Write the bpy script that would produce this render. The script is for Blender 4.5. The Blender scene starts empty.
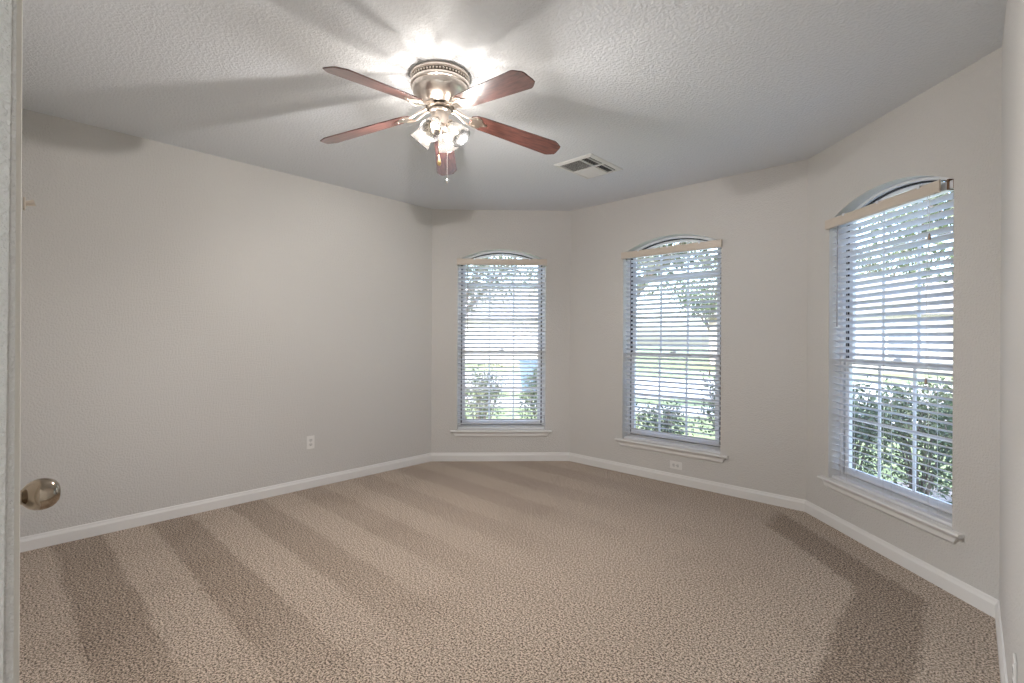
import bpy, bmesh, math, random
from mathutils import Vector, Matrix, Euler
random.seed(7)
S = bpy.context.scene
COL = S.collection
R = math.radians

# ------------------------------------------------------------------ camera
EYE = 1.330
YAW = 43.266
cam_d = bpy.data.cameras.new('camera')
cam_d.sensor_width = 36.0
cam_d.lens = 36.0 * 487.6 / 1024
cam_d.shift_y = -2.2 / 1024
cam_d.clip_start = 0.02
cam_d.clip_end = 400
cam = bpy.data.objects.new('camera', cam_d)
COL.objects.link(cam)
cam.location = (0, 0, EYE)
cam.rotation_euler = (Matrix.Rotation(R(YAW), 3, 'Z') @ Matrix.Rotation(R(90), 3, 'X') @ Matrix.Rotation(R(0.28), 3, 'Z')).to_euler()
S.camera = cam
_c, _s = math.cos(R(YAW)), math.sin(R(YAW))
def room(cx, cy):                       # camera-aligned metres -> room metres
    return (cx * _c - cy * _s, cx * _s + cy * _c)

# ------------------------------------------------------------------ world, sun, exposure
S.view_settings.view_transform = 'Standard'
S.view_settings.look = 'None'
S.view_settings.gamma = 1.0
S.view_settings.exposure = 0.24
S.view_settings.use_curve_mapping = False
S.cycles.use_denoising = True
S.cycles.sample_clamp_indirect = 8.0
world = bpy.data.worlds.new('sky')
S.world = world
world.use_nodes = True
wn = world.node_tree
wn.nodes.clear()
wo = wn.nodes.new('ShaderNodeOutputWorld')
wb = wn.nodes.new('ShaderNodeBackground')
sky = wn.nodes.new('ShaderNodeTexSky')
sky.sky_type = 'NISHITA'
sky.sun_disc = False
sky.sun_elevation = R(48)
sky.sun_rotation = R(200)
sky.dust_density = 3.0
sky.air_density = 1.0
sky.ozone_density = 1.0
hs = wn.nodes.new('ShaderNodeHueSaturation')
hs.inputs['Saturation'].default_value = .95
wn.links.new(sky.outputs[0], hs.inputs['Color'])
wn.links.new(hs.outputs[0], wb.inputs[0])
wb.inputs[1].default_value = 1.2
wn.links.new(wb.outputs[0], wo.inputs[0])
sun_d = bpy.data.lights.new('sun', 'SUN')
sun_d.energy = 1.0
sun_d.angle = R(1.0)
sun_d.color = (1.0, 0.96, 0.9)
sun = bpy.data.objects.new('sun', sun_d)
COL.objects.link(sun)
sun.rotation_euler = (R(42), 0, R(-20))          # high sun behind the house
BULB_W = 34.0
HALL_FILL_W = 60.0

# ------------------------------------------------------------------ materials
def mat(name, color=(.8, .8, .8), rough=.5, metal=0.0, spec=0.5, **kw):
    m = bpy.data.materials.new(name)
    m.use_nodes = True
    p = m.node_tree.nodes['Principled BSDF']
    p.inputs['Base Color'].default_value = (*color, 1)
    p.inputs['Roughness'].default_value = rough
    p.inputs['Metallic'].default_value = metal
    p.inputs['Specular IOR Level'].default_value = spec
    for k, v in kw.items():
        p.inputs[k.replace('_', ' ')].default_value = v
    return m
def N(m, t, **kw):
    n = m.node_tree.nodes.new(t)
    for k, v in kw.items():
        if k.startswith('i_'):
            n.inputs[k[2:].replace('_', ' ')].default_value = v
        else:
            setattr(n, k, v)
    return n
def L(m, a, b):
    m.node_tree.links.new(a, b)
def P(m):
    return m.node_tree.nodes['Principled BSDF']
def coords(m, scale=None):
    g = N(m, 'ShaderNodeNewGeometry')
    if scale is None:
        return g.outputs['Position']
    mp = N(m, 'ShaderNodeMapping')
    mp.inputs['Scale'].default_value = scale
    L(m, g.outputs['Position'], mp.inputs['Vector'])
    return mp.outputs[0]
def objcoords(m, scale=(1, 1, 1)):
    g = N(m, 'ShaderNodeTexCoord')
    mp = N(m, 'ShaderNodeMapping')
    mp.inputs['Scale'].default_value = scale
    L(m, g.outputs['Object'], mp.inputs['Vector'])
    return mp.outputs[0]
def add_bump(m, vec, scale, strength, dist, detail=3, kind='noise', prev=None):
    if kind == 'noise':
        t = N(m, 'ShaderNodeTexNoise', i_Scale=scale, i_Detail=detail, i_Roughness=.55)
        o = t.outputs['Fac']
    else:
        t = N(m, 'ShaderNodeTexVoronoi', i_Scale=scale)
        t.feature = 'SMOOTH_F1'
        o = t.outputs['Distance']
    L(m, vec, t.inputs['Vector'])
    r = N(m, 'ShaderNodeMapRange', i_From_Min=.42, i_From_Max=.62)
    if kind == 'noise':
        L(m, o, r.inputs['Value']); o = r.outputs[0]
    b = N(m, 'ShaderNodeBump', i_Strength=strength, i_Distance=dist)
    L(m, o, b.inputs['Height'])
    if prev is not None:
        L(m, prev, b.inputs['Normal'])
    L(m, b.outputs[0], P(m).inputs['Normal'])
    return b.outputs[0]
def mottled(m, vec, c1, c2, scale, detail=3, lo=.4, hi=.6):
    t = N(m, 'ShaderNodeTexNoise', i_Scale=scale, i_Detail=detail)
    L(m, vec, t.inputs['Vector'])
    r = N(m, 'ShaderNodeValToRGB')
    r.color_ramp.elements[0].position = lo; r.color_ramp.elements[0].color = (*c1, 1)
    r.color_ramp.elements[1].position = hi; r.color_ramp.elements[1].color = (*c2, 1)
    L(m, t.outputs['Fac'], r.inputs[0])
    L(m, r.outputs[0], P(m).inputs['Base Color'])
    return r

M = {}
M['wall'] = mat('wall_paint', (.62, .604, .580), .75, spec=.3)
v = coords(M['wall']); add_bump(M['wall'], v, 100, .42, .004, 2)
M['ceiling'] = mat('ceiling_paint', (.745, .77, .80), .85, spec=.2)
v = coords(M['ceiling']); add_bump(M['ceiling'], v, 62, .48, .004, 3)
M['trim'] = mat('trim_paint', (.76, .75, .735), .38, spec=.4)
M['door'] = mat('door_paint', (.66, .635, .58), .45)
M['reveal'] = mat('reveal_paint', (.74, .74, .735), .5)
M['vinyl'] = mat('window_vinyl', (.80, .80, .80), .35)
M['gasket'] = mat('dark_gasket', (.03, .03, .035), .6)
M['slat'] = mat('blind_slat', (.76, .77, .80), .32, spec=.5)
M['valance'] = mat('valance_cream', (.62, .545, .465), .4)
M['cord'] = mat('blind_cord', (.72, .71, .70), .8)
M['wand'] = mat('wand_plastic', (.34, .33, .35), .2)
M['tassel'] = mat('tassel_wood', (.34, .26, .20), .5)
M['bracket'] = mat('bracket_brown', (.18, .10, .055), .5)
M['plate'] = mat('plate_plastic', (.78, .765, .74), .3)
M['socket'] = mat('socket_plastic', (.66, .65, .63), .35)
M['slot'] = mat('socket_slot', (.03, .03, .03), .6)
M['screw'] = mat('screw_metal', (.5, .5, .48), .3, 1)
M['nickel'] = mat('brushed_nickel', (.88, .80, .73), .28, 1)
v = objcoords(M['nickel'], (3, 3, 160)); add_bump(M['nickel'], v, 4, .06, .001, 2)
M['nickel_dark'] = mat('dark_nickel', (.10, .085, .07), .4, 1)
M['knob'] = mat('knob_pewter', (.36, .30, .235), .14, 1)
M['brass'] = mat('chain_brass', (.85, .60, .30), .22, 1)
M['vent'] = mat('vent_enamel', (.74, .74, .72), .4)
M['vent_dark'] = mat('vent_duct', (.02, .02, .022), .8)

# wood of the blades (grain along the blade's own length)
m = M['wood'] = mat('cherry_wood', (.3, .12, .08), .30, spec=.5, Coat_Weight=1.0, Coat_Roughness=.16, Coat_IOR=1.7)
v = objcoords(m, (1.5, 22, 22))
mottled(m, v, (.058, .022, .020), (.165, .064, .050), 4, 6, .32, .72)

# carpet
m = M['carpet'] = mat('carpet_pile', (.4, .33, .27), .95, spec=.1, Sheen_Weight=.15, Sheen_Roughness=.5)
g = coords(m)
def math_(m, op, a, b=None, clamp=False):
    n = N(m, 'ShaderNodeMath', operation=op, use_clamp=clamp)
    for i, x in enumerate((a, b)):
        if x is None: continue
        if isinstance(x, (int, float)): n.inputs[i].default_value = x
        else: L(m, x, n.inputs[i])
    return n.outputs[0]
def ramp01(m, x, lo, hi):
    n = N(m, 'ShaderNodeMapRange', interpolation_type='SMOOTHSTEP', i_From_Min=lo, i_From_Max=hi)
    L(m, x, n.inputs['Value'])
    return n.outputs[0]
wob = N(m, 'ShaderNodeTexNoise', i_Scale=3.0, i_Detail=4)
L(m, g, wob.inputs['Vector'])
wv = math_(m, 'MULTIPLY', math_(m, 'SUBTRACT', wob.outputs['Fac'], .5), .05)
wob2 = N(m, 'ShaderNodeTexNoise', i_Scale=38, i_Detail=2)
L(m, g, wob2.inputs['Vector'])
wv = math_(m, 'ADD', wv, math_(m, 'MULTIPLY', math_(m, 'SUBTRACT', wob2.outputs['Fac'], .5), .09))
sp = N(m, 'ShaderNodeSeparateXYZ'); L(m, g, sp.inputs[0])
X = math_(m, 'ADD', sp.outputs[0], wv); Y = math_(m, 'ADD', sp.outputs[1], wv)
# vacuum stripes: dark for Y in [.25,.51] then every .505 m
ph = math_(m, 'FRACT', math_(m, 'DIVIDE', math_(m, 'SUBTRACT', Y, .245 - .505 * 4), .505))
st = math_(m, 'MULTIPLY', ramp01(m, ph, .0, .06), math_(m, 'SUBTRACT', 1, ramp01(m, ph, .50, .56)))
fade = math_(m, 'SUBTRACT', 1, ramp01(m, X, -3.0, -1.35))
fadeY = math_(m, 'SUBTRACT', 1, ramp01(m, math_(m, 'ADD', Y, math_(m, 'MULTIPLY', X, .0)), .7, 2.2))
fade = math_(m, 'MULTIPLY', math_(m, 'MAXIMUM', fade, 0.0), math_(m, 'ADD', math_(m, 'MULTIPLY', fadeY, .55), .45))
near = math_(m, 'MULTIPLY', math_(m, 'SUBTRACT', 1, ramp01(m, Y, .55, .95)), .6)
near = math_(m, 'MULTIPLY', near, math_(m, 'SUBTRACT', 1, ramp01(m, X, -1.6, -.9)))
fade = math_(m, 'MAXIMUM', fade, near)
st = math_(m, 'MULTIPLY', math_(m, 'MULTIPLY', st, fade), .85)
# vacuum turn by the right-hand window
xy = math_(m, 'ADD', X, Y)
outer = math_(m, 'MULTIPLY', math_(m, 'SUBTRACT', 1, ramp01(m, X, -.18, -.14)), math_(m, 'SUBTRACT', 1, ramp01(m, xy, 3.08, 3.14)))
inner = math_(m, 'MULTIPLY', math_(m, 'SUBTRACT', 1, ramp01(m, X, -.47, -.43)), math_(m, 'SUBTRACT', 1, ramp01(m, xy, 2.73, 2.79)))
turn = math_(m, 'MULTIPLY', outer, math_(m, 'SUBTRACT', 1, inner))
turn = math_(m, 'MULTIPLY', turn, ramp01(m, X, -1.15, -1.0))
dark = math_(m, 'MAXIMUM', st, turn)
patch = N(m, 'ShaderNodeTexNoise', i_Scale=2.2, i_Detail=5)
L(m, g, patch.inputs['Vector'])
dark = math_(m, 'ADD', dark, math_(m, 'MULTIPLY', ramp01(m, patch.outputs['Fac'], .5, .7), .22), clamp=True)
fl = N(m, 'ShaderNodeTexNoise', i_Scale=112, i_Detail=4, i_Roughness=.8)
L(m, g, fl.inputs['Vector'])
rl = N(m, 'ShaderNodeValToRGB'); rd = N(m, 'ShaderNodeValToRGB')
for r, cs in ((rl, ((.425, (.06, .038, .026)), (.485, (.35, .27, .205)), (.555, (.74, .62, .51)))),
              (rd, ((.43, (.035, .021, .014)), (.50, (.24, .173, .124)), (.575, (.62, .50, .395))))):
    e = r.color_ramp.elements
    e[0].position = cs[0][0]; e[0].color = (*cs[0][1], 1)
    e[1].position = cs[2][0]; e[1].color = (*cs[2][1], 1)
    k = e.new(cs[1][0]); k.color = (*cs[1][1], 1)
    L(m, fl.outputs['Fac'], r.inputs[0])
mx = N(m, 'ShaderNodeMix', data_type='RGBA')
L(m, dark, mx.inputs[0]); L(m, rl.outputs[0], mx.inputs[6]); L(m, rd.outputs[0], mx.inputs[7])
L(m, mx.outputs[2], P(m).inputs['Base Color'])
b1 = N(m, 'ShaderNodeBump', i_Strength=.9, i_Distance=.008)
L(m, fl.outputs['Fac'], b1.inputs['Height']); L(m, b1.outputs[0], P(m).inputs['Normal'])

def facing(nt, f0=.04):
    g = nt.nodes.new('ShaderNodeNewGeometry'); d = nt.nodes.new('ShaderNodeVectorMath'); d.operation = 'DOT_PRODUCT'
    nt.links.new(g.outputs['Normal'], d.inputs[0]); nt.links.new(g.outputs['Incoming'], d.inputs[1])
    def mth(op, a, b=None):
        n = nt.nodes.new('ShaderNodeMath'); n.operation = op
        for i, x in enumerate((a, b)):
            if x is None: continue
            if isinstance(x, (int, float)): n.inputs[i].default_value = x
            else: nt.links.new(x, n.inputs[i])
        return n.outputs[0]
    p = mth('POWER', mth('SUBTRACT', 1.0, mth('ABSOLUTE', d.outputs['Value'])), 5.0)
    return mth('ADD', mth('MULTIPLY', p, 1 - f0), f0)
# glass: clear pane, mirror-like only by its own fresnel
def glass(name, tint=(1, 1, 1)):
    m = bpy.data.materials.new(name); m.use_nodes = True
    nt = m.node_tree; nt.nodes.clear()
    o = nt.nodes.new('ShaderNodeOutputMaterial'); mix = nt.nodes.new('ShaderNodeMixShader')
    t = nt.nodes.new('ShaderNodeBsdfTransparent'); t.inputs[0].default_value = (*tint, 1)
    gl = nt.nodes.new('ShaderNodeBsdfGlossy'); gl.inputs['Roughness'].default_value = .02
    nt.links.new(facing(nt), mix.inputs[0]); nt.links.new(t.outputs[0], mix.inputs[1])
    nt.links.new(gl.outputs[0], mix.inputs[2]); nt.links.new(mix.outputs[0], o.inputs[0])
    return m
M['glass'] = glass('window_glass', (.93, .96, .96))
# frosted lamp shade
m = bpy.data.materials.new('frosted_shade'); m.use_nodes = True
nt = m.node_tree; nt.nodes.clear()
o = nt.nodes.new('ShaderNodeOutputMaterial')
tr = nt.nodes.new('ShaderNodeBsdfTranslucent'); tr.inputs[0].default_value = (1, .97, .92, 1)
tp = nt.nodes.new('ShaderNodeBsdfTransparent'); tp.inputs[0].default_value = (1, .97, .93, 1)
gl = nt.nodes.new('ShaderNodeBsdfGlossy'); gl.inputs['Color'].default_value = (.9, .9, .9, 1); gl.inputs['Roughness'].default_value = .18
tp.inputs[0].default_value = (.36, .355, .345, 1)
m1 = nt.nodes.new('ShaderNodeMixShader'); m1.inputs[0].default_value = .995
m2 = nt.nodes.new('ShaderNodeMixShader')
nt.links.new(facing(nt), m2.inputs[0])
nt.links.new(tr.outputs[0], m1.inputs[1]); nt.links.new(tp.outputs[0], m1.inputs[2])
nt.links.new(m1.outputs[0], m2.inputs[1]); nt.links.new(gl.outputs[0], m2.inputs[2])
nt.links.new(m2.outputs[0], o.inputs[0])
M['shade'] = m
M['bulb'] = mat('glowing_bulb', (1, .95, .85), .3)
P(M['bulb']).inputs['Emission Color'].default_value = (1, .80, .55, 1)
P(M['bulb']).inputs['Emission Strength'].default_value = 2.2

# outside
m = M['lawn'] = mat('lawn_grass', (.2, .3, .1), .9); v = coords(m)
mottled(m, v, (.10, .14, .06), (.24, .29, .14), 6, 6, .35, .65)
m = M['mulch'] = mat('planting_bed', (.2, .16, .13), .95); v = coords(m)
mottled(m, v, (.10, .085, .07), (.34, .30, .27), 30, 4, .35, .65)
m = M['concrete'] = mat('pale_concrete', (.52, .61, .59), .85); v = coords(m)
mottled(m, v, (.42, .42, .42), (.54, .54, .53), 3, 5, .3, .7)
m = M['asphalt'] = mat('street_surface', (.42, .43, .45), .85); v = coords(m)
mottled(m, v, (.38, .39, .41), (.48, .48, .50), 9, 5, .3, .7)
m = M['bark'] = mat('tree_bark', (.2, .16, .13), .9); v = coords(m)
mottled(m, v, (.13, .10, .085), (.27, .23, .20), 12, 5, .35, .65)
for nm, a, b in (('leaf_shrub', (.06, .085, .04), (.20, .235, .13)), ('leaf_dark', (.045, .07, .035), (.13, .18, .09)),
                 ('leaf_oak', (.05, .065, .04), (.17, .20, .13)), ('leaf_lime', (.22, .32, .08), (.42, .54, .18))):
    m = M[nm] = mat(nm, a, .5); v = coords(m); mottled(m, v, a, b, 7, 3, .35, .65)
m = M['brick'] = mat('house_brick', (.5, .4, .35), .9)
bt = N(m, 'ShaderNodeTexBrick', i_Scale=4.0)
bt.inputs['Color1'].default_value = (.50, .33, .26, 1); bt.inputs['Color2'].default_value = (.58, .42, .34, 1); bt.inputs['Mortar'].default_value = (.6, .57, .53, 1)
L(m, objcoords(m, (1, 1, 1)), bt.inputs['Vector']); L(m, bt.outputs[0], P(m).inputs['Base Color'])
m = M['roof'] = mat('roof_shingle', (.3, .28, .27), .9); v = coords(m)
mottled(m, v, (.22, .21, .20), (.36, .34, .33), 8, 4, .35, .65)
M['siding'] = mat('cream_siding', (.70, .66, .60), .7)
M['dark_pane'] = mat('dark_house_glass', (.22, .24, .27), .2)
M['bin'] = mat('bin_plastic', (.16, .24, .36), .4)
M['tyre'] = mat('wheel_rubber', (.03, .03, .03), .8)
M['stucco'] = mat('outside_wall', (.55, .50, .45), .9)

# ------------------------------------------------------------------ helpers
def new_obj(name, bm, m, parent=None, smooth=False, mw=None):
    me = bpy.data.meshes.new(name)
    bmesh.ops.recalc_face_normals(bm, faces=bm.faces)
    bm.to_mesh(me); bm.free()
    o = bpy.data.objects.new(name, me)
    COL.objects.link(o)
    for x in (m if isinstance(m, (list, tuple)) else [m]):
        me.materials.append(x)
    if smooth:
        for p in me.polygons: p.use_smooth = True
        try:
            md = None
            me.set_sharp_from_angle(angle=R(38))
        except Exception:
            pass
    if parent is not None: o.parent = parent
    return o
def empty(name, loc=(0, 0, 0), rz=0.0):
    o = bpy.data.objects.new(name, None)
    o.empty_display_size = .1
    COL.objects.link(o); o.location = loc; o.rotation_euler = (0, 0, rz)
    return o
def tag(o, label=None, cat=None, group=None, kind=None):
    if label: o['label'] = label
    if cat: o['category'] = cat
    if group: o['group'] = group
    if kind: o['kind'] = kind
    return o
def box(bm, x0, x1, y0, y1, z0, z1, T=None):
    vs = [Vector((x, y, z)) for x in (x0, x1) for y in (y0, y1) for z in (z0, z1)]
    if T: vs = [T(v) if callable(T) else T @ v for v in vs]
    v = [bm.verts.new(p) for p in vs]
    for f in ((0, 1, 3, 2), (4, 6, 7, 5), (0, 4, 5, 1), (2, 3, 7, 6), (0, 2, 6, 4), (1, 5, 7, 3)):
        bm.faces.new([v[i] for i in f])
def bevel_all(bm, w, seg=2):
    bmesh.ops.remove_doubles(bm, verts=bm.verts, dist=1e-6)
    bmesh.ops.bevel(bm, geom=list(bm.edges), offset=w, segments=seg, affect='EDGES', clamp_overlap=True)
def lathe(bm, prof, seg=32, T=None, cap0=True, cap1=True):
    rings = []
    for r, z in prof:
        ring = []
        for i in range(seg):
            a = 2 * math.pi * i / seg
            p = Vector((r * math.cos(a), r * math.sin(a), z))
            ring.append(bm.verts.new(T @ p if T else p))
        rings.append(ring)
    for a, b in zip(rings, rings[1:]):
        for i in range(seg):
            bm.faces.new((a[i], a[(i + 1) % seg], b[(i + 1) % seg], b[i]))
    if cap0: bm.faces.new(rings[0][::-1])
    if cap1: bm.faces.new(rings[-1])
def tube(bm, pts, rad, seg=8):
    pts = [Vector(p) for p in pts]
    rads = rad if isinstance(rad, (list, tuple)) else [rad] * len(pts)
    rings = []; up = Vector((0, 0, 1)); pn = None
    for i, p in enumerate(pts):
        d = (pts[min(i + 1, len(pts) - 1)] - pts[max(i - 1, 0)]).normalized()
        if pn is None:
            a = up if abs(d.dot(up)) < .9 else Vector((1, 0, 0))
            n = (a - d * a.dot(d)).normalized()
        else:
            n = (pn - d * pn.dot(d)).normalized()
        pn = n; b = d.cross(n)
        rings.append([bm.verts.new(p + (n * math.cos(2 * math.pi * k / seg) + b * math.sin(2 * math.pi * k / seg)) * rads[i]) for k in range(seg)])
    for a, b in zip(rings, rings[1:]):
        for k in range(seg):
            bm.faces.new((a[k], a[(k + 1) % seg], b[(k + 1) % seg], b[k]))
    bm.faces.new(rings[0][::-1]); bm.faces.new(rings[-1])
def prism(bm, outline, z0, z1, T=None):
    a = [Vector((x, y, z0)) for x, y in outline]; b = [Vector((x, y, z1)) for x, y in outline]
    f = (lambda v: T @ v) if (T and not callable(T)) else (T or (lambda v: v))
    va = [bm.verts.new(f(p)) for p in a]; vb = [bm.verts.new(f(p)) for p in b]
    n = len(outline)
    bm.faces.new(va[::-1]); bm.faces.new(vb)
    for i in range(n): bm.faces.new((va[i], va[(i + 1) % n], vb[(i + 1) % n], vb[i]))

# ------------------------------------------------------------------ room shell
H = 2.743; TH = .15
xL, xR, YB, Y0 = -4.277, .103, 4.337, .022
A = Vector((xL, 3.268)); B = Vector((-3.208, YB)); C = Vector((-.928, YB)); D = Vector((xR, 3.306))
class Frame:
    """wall frame: s along the wall, z up, n into the room"""
    def __init__(self, p, q):
        self.p = Vector((p[0], p[1])); q = Vector((q[0], q[1]))
        self.len = (q - self.p).length; self.d = (q - self.p).normalized()
        self.n = Vector((self.d.y, -self.d.x))
    def __call__(self, s, n, z):
        v = self.p + self.d * s + self.n * n
        return Vector((v.x, v.y, z))
    def T(self, v):                      # local (s, n, z) -> room
        return self(v.x, v.y, v.z)
def wall(name, fr, holes, ext0, ext1, m, T=TH, H1=None):
    bm = bmesh.new(); h1 = H1 or H
    L_ = fr.len
    cols = [0.0, L_]
    NARC = 20
    for h in holes:
        if h['rise'] > 0: cols += [h['s0'] + (h['s1'] - h['s0']) * i / NARC for i in range(NARC + 1)]
        else: cols += [h['s0'], h['s1']]
    cols = sorted(set(round(c, 6) for c in cols))
    def top(h, s):
        if h['rise'] <= 0: return h['z1']
        w = (h['s1'] - h['s0']) / 2; c = (h['s0'] + h['s1']) / 2; r = (w * w + h['rise'] ** 2) / (2 * h['rise'])
        return h['z1'] + h['rise'] - r + math.sqrt(max(r * r - (s - c) ** 2, 0))
    def back_s(s):
        return -ext0 if s <= 1e-6 else (L_ + ext1 if s >= L_ - 1e-6 else s)
    def quad(pts, mi=0):
        f = bm.faces.new([bm.verts.new(p) for p in pts]); f.material_index = mi
    def fb(s0, s1, za0, za1, zb0, zb1):  # za: lower z at s0,s1 ; zb upper
        if zb0 - za0 < 1e-5 and zb1 - za1 < 1e-5: return
        quad([fr(s0, 0, za0), fr(s1, 0, za1), fr(s1, 0, zb1), fr(s0, 0, zb0)])
        quad([fr(back_s(s1), -T, za1), fr(back_s(s0), -T, za0), fr(back_s(s0), -T, zb0), fr(back_s(s1), -T, zb1)])
    for s0, s1 in zip(cols, cols[1:]):
        mid = (s0 + s1) / 2
        hh = [h for h in holes if h['s0'] < mid < h['s1']]
        if hh:
            h = hh[0]
            if h['z0'] > 0:
                fb(s0, s1, 0, 0, h['z0'], h['z0'])
                quad([fr(s0, 0, h['z0']), fr(s1, 0, h['z0']), fr(s1, -T, h['z0']), fr(s0, -T, h['z0'])], 1)
            fb(s0, s1, top(h, s0), top(h, s1), h1, h1)
            quad([fr(s0, 0, top(h, s0)), fr(s1, 0, top(h, s1)), fr(s1, -T, top(h, s1)), fr(s0, -T, top(h, s0))], 1)
        else:
            fb(s0, s1, 0, 0, h1, h1)
        for z in (0, h1):
            if z == 0 and hh and hh[0]['z0'] <= 0: continue
            quad([fr(s0, 0, z), fr(s1, 0, z), fr(back_s(s1), -T, z), fr(back_s(s0), -T, z)])
    for h in holes:
        for s in (h['s0'], h['s1']):
            quad([fr(s, 0, h['z0']), fr(s, 0, h['z1']), fr(s, -T, h['z1']), fr(s, -T, h['z0'])], 1)
    for s in (0, L_):
        quad([fr(s, 0, 0), fr(s, 0, h1), fr(back_s(s), -T, h1), fr(back_s(s), -T, 0)])
    bmesh.ops.remove_doubles(bm, verts=bm.verts, dist=1e-5)
    o = new_obj(name, bm, [m, M['reveal']])
    o['kind'] = 'structure'
    return o
K = TH * math.tan(R(22.5))
F_left = Frame((xL, Y0), A); F_bl = Frame(A, B); F_b = Frame(B, C); F_br = Frame(C, D); F_r = Frame(D, (xR, -1.9))
F_rear = Frame((xR, Y0), (xL, Y0))
WH = .4825; ZS, ZSP, RISE = .335, 2.19, .125
cent = {1: .762, 2: 1.14, 3: .732}
def hole(k): return dict(s0=cent[k] - WH, s1=cent[k] + WH, z0=ZS, z1=ZSP, rise=RISE)
wall('wall_left', F_left, [], TH, K, M['wall'])
wall('wall_back_left', F_bl, [hole(1)], K, K, M['wall'])
wall('wall_back', F_b, [hole(2)], K, K, M['wall'])
wall('wall_back_right', F_br, [hole(3)], K, K, M['wall'])
wall('wall_right', F_r, [], K, TH, M['wall'])
# rear wall: doorway the camera stands in, and the closet door beside it
DW0, DW1 = 0.0, 1.05 + xR            # s runs from the right wall leftwards
CD0, CD1 = 1.205 + xR, 1.965 + xR
rw = bmesh.new()
TR = .115
def rbox(s0, s1, z0, z1): box(rw, s0, s1, -TR, 0, z0, z1, F_rear.T)
rbox(DW1, CD0, 0, H); rbox(CD0, CD1, 2.05, H); rbox(CD1, F_rear.len, 0, H); rbox(0.0, DW1, 2.13, H)
bmesh.ops.remove_doubles(rw, verts=rw.verts, dist=1e-5)
eds = [e for e in rw.edges if all(abs((F_rear.p + F_rear.d * DW1 - Vector((v.co.x, v.co.y))).dot(F_rear.d)) < 1e-4 for v in e.verts)
       and abs(e.verts[0].co.z - e.verts[1].co.z) > 1.0]
bmesh.ops.bevel(rw, geom=eds, offset=.016, segments=5, affect='EDGES')
wr = new_obj('wall_rear', rw, M['wall']); wr['kind'] = 'structure'

# floor, ceiling
def slab(name, pts, z0, z1, m):
    bm = bmesh.new(); prism(bm, pts, z0, z1)
    o = new_obj(name, bm, m); o['kind'] = 'structure'; return o
room_pts = [(xR, -1.9), (xR, D.y), (C.x, YB), (B.x, YB), (xL, A.y), (xL, Y0 - TR), (-1.6, Y0 - TR), (-1.6, -1.9)]
slab('floor', room_pts, -.12, 0, M['carpet'])
e = TH
cp = [(xR + e, -1.9 - e), (xR + e, D.y + K), (C.x + K, YB + e), (B.x - K, YB + e), (xL - e, A.y + K), (xL - e, Y0 - TR), (-1.6 - e, Y0 - TR), (-1.6 - e, -1.9 - e)]
slab('ceiling', cp, H, H + .12, M['ceiling'])
# the hallway behind the camera
F_h1 = Frame((-1.6, -1.9), (-1.6, Y0 - TR)); F_h2 = Frame((xR, -1.9), (-1.6, -1.9))
wall('wall_hall_left', F_h1, [], TH, 0, M['wall'])
wall('wall_hall_end', F_h2, [], 0, 0, M['wall'])
ld = bpy.data.lights.new('hall_fill_light', 'AREA'); ld.energy = HALL_FILL_W; ld.size = .35; ld.shape = 'DISK'; ld.color = (.86, .94, 1)  # added fill lamp, out of view, brightens the room through the doorway
lo = bpy.data.objects.new('hall_fill_light', ld); COL.objects.link(lo); lo.location = (-1.2, -1.1, H - .05)

# baseboards
BP = [(0, 0), (.014, 0), (.014, .062), (.011, .070), (.0085, .076), (.007, .086), (.004, .090), (0, .090)]
def baseboard(name, fr, s0, s1, m0, m1):
    bm = bmesh.new(); rings = []
    for s, k in ((s0, m0), (s1, -m1)):
        rings.append([bm.verts.new(fr(s + k * n, n, z)) for n, z in BP])
    n_ = len(BP)
    for i in range(n_): bm.faces.new((rings[0][i], rings[1][i], rings[1][(i + 1) % n_], rings[0][(i + 1) % n_]))
    bm.faces.new(rings[0]); bm.faces.new(rings[1][::-1])
    o = new_obj(name, bm, M['trim']); o['kind'] = 'structure'; return o
t8 = math.tan(R(22.5))
baseboard('baseboard_left', F_left, 0, F_left.len, 1, t8)
baseboard('baseboard_back_left', F_bl, 0, F_bl.len, t8, t8)
baseboard('baseboard_back', F_b, 0, F_b.len, t8, t8)
baseboard('baseboard_back_right', F_br, 0, F_br.len, t8, t8)
baseboard('baseboard_right', F_r, 0, F_r.len - .02, t8, 0)
baseboard('baseboard_rear', F_rear, CD1 + .06, F_rear.len, 0, 1)

# ------------------------------------------------------------------ windows
def arch_pts(w, z1, rise, n=20):
    """points left->right over an arch of half width w"""
    r = (w * w + rise * rise) / (2 * rise)
    return [(-w + 2 * w * i / n, z1 + rise - r + math.sqrt(max(r * r - (-w + 2 * w * i / n) ** 2, 0))) for i in range(n + 1)]
def ring_mesh(bm, outer, inner, n0, n1, T):
    """closed frame between two outlines with the same count, in (s,z), extruded n0..n1"""
    N_ = len(outer)
    vo0 = [bm.verts.new(T(Vector((s, n0, z)))) for s, z in outer]; vi0 = [bm.verts.new(T(Vector((s, n0, z)))) for s, z in inner]
    vo1 = [bm.verts.new(T(Vector((s, n1, z)))) for s, z in outer]; vi1 = [bm.verts.new(T(Vector((s, n1, z)))) for s, z in inner]
    for i in range(N_):
        j = (i + 1) % N_
        bm.faces.new((vo0[i], vo0[j], vi0[j], vi0[i])); bm.faces.new((vo1[i], vi1[i], vi1[j], vo1[j]))
        bm.faces.new((vo0[i], vo1[i], vo1[j], vo0[j])); bm.faces.new((vi0[i], vi0[j], vi1[j], vi1[i]))
def outline(c, w, z0, z1, rise):
    return [(c - w, z0)] + [(c + x, z) for x, z in arch_pts(w, z1, rise)] + [(c + w, z0)]
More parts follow.
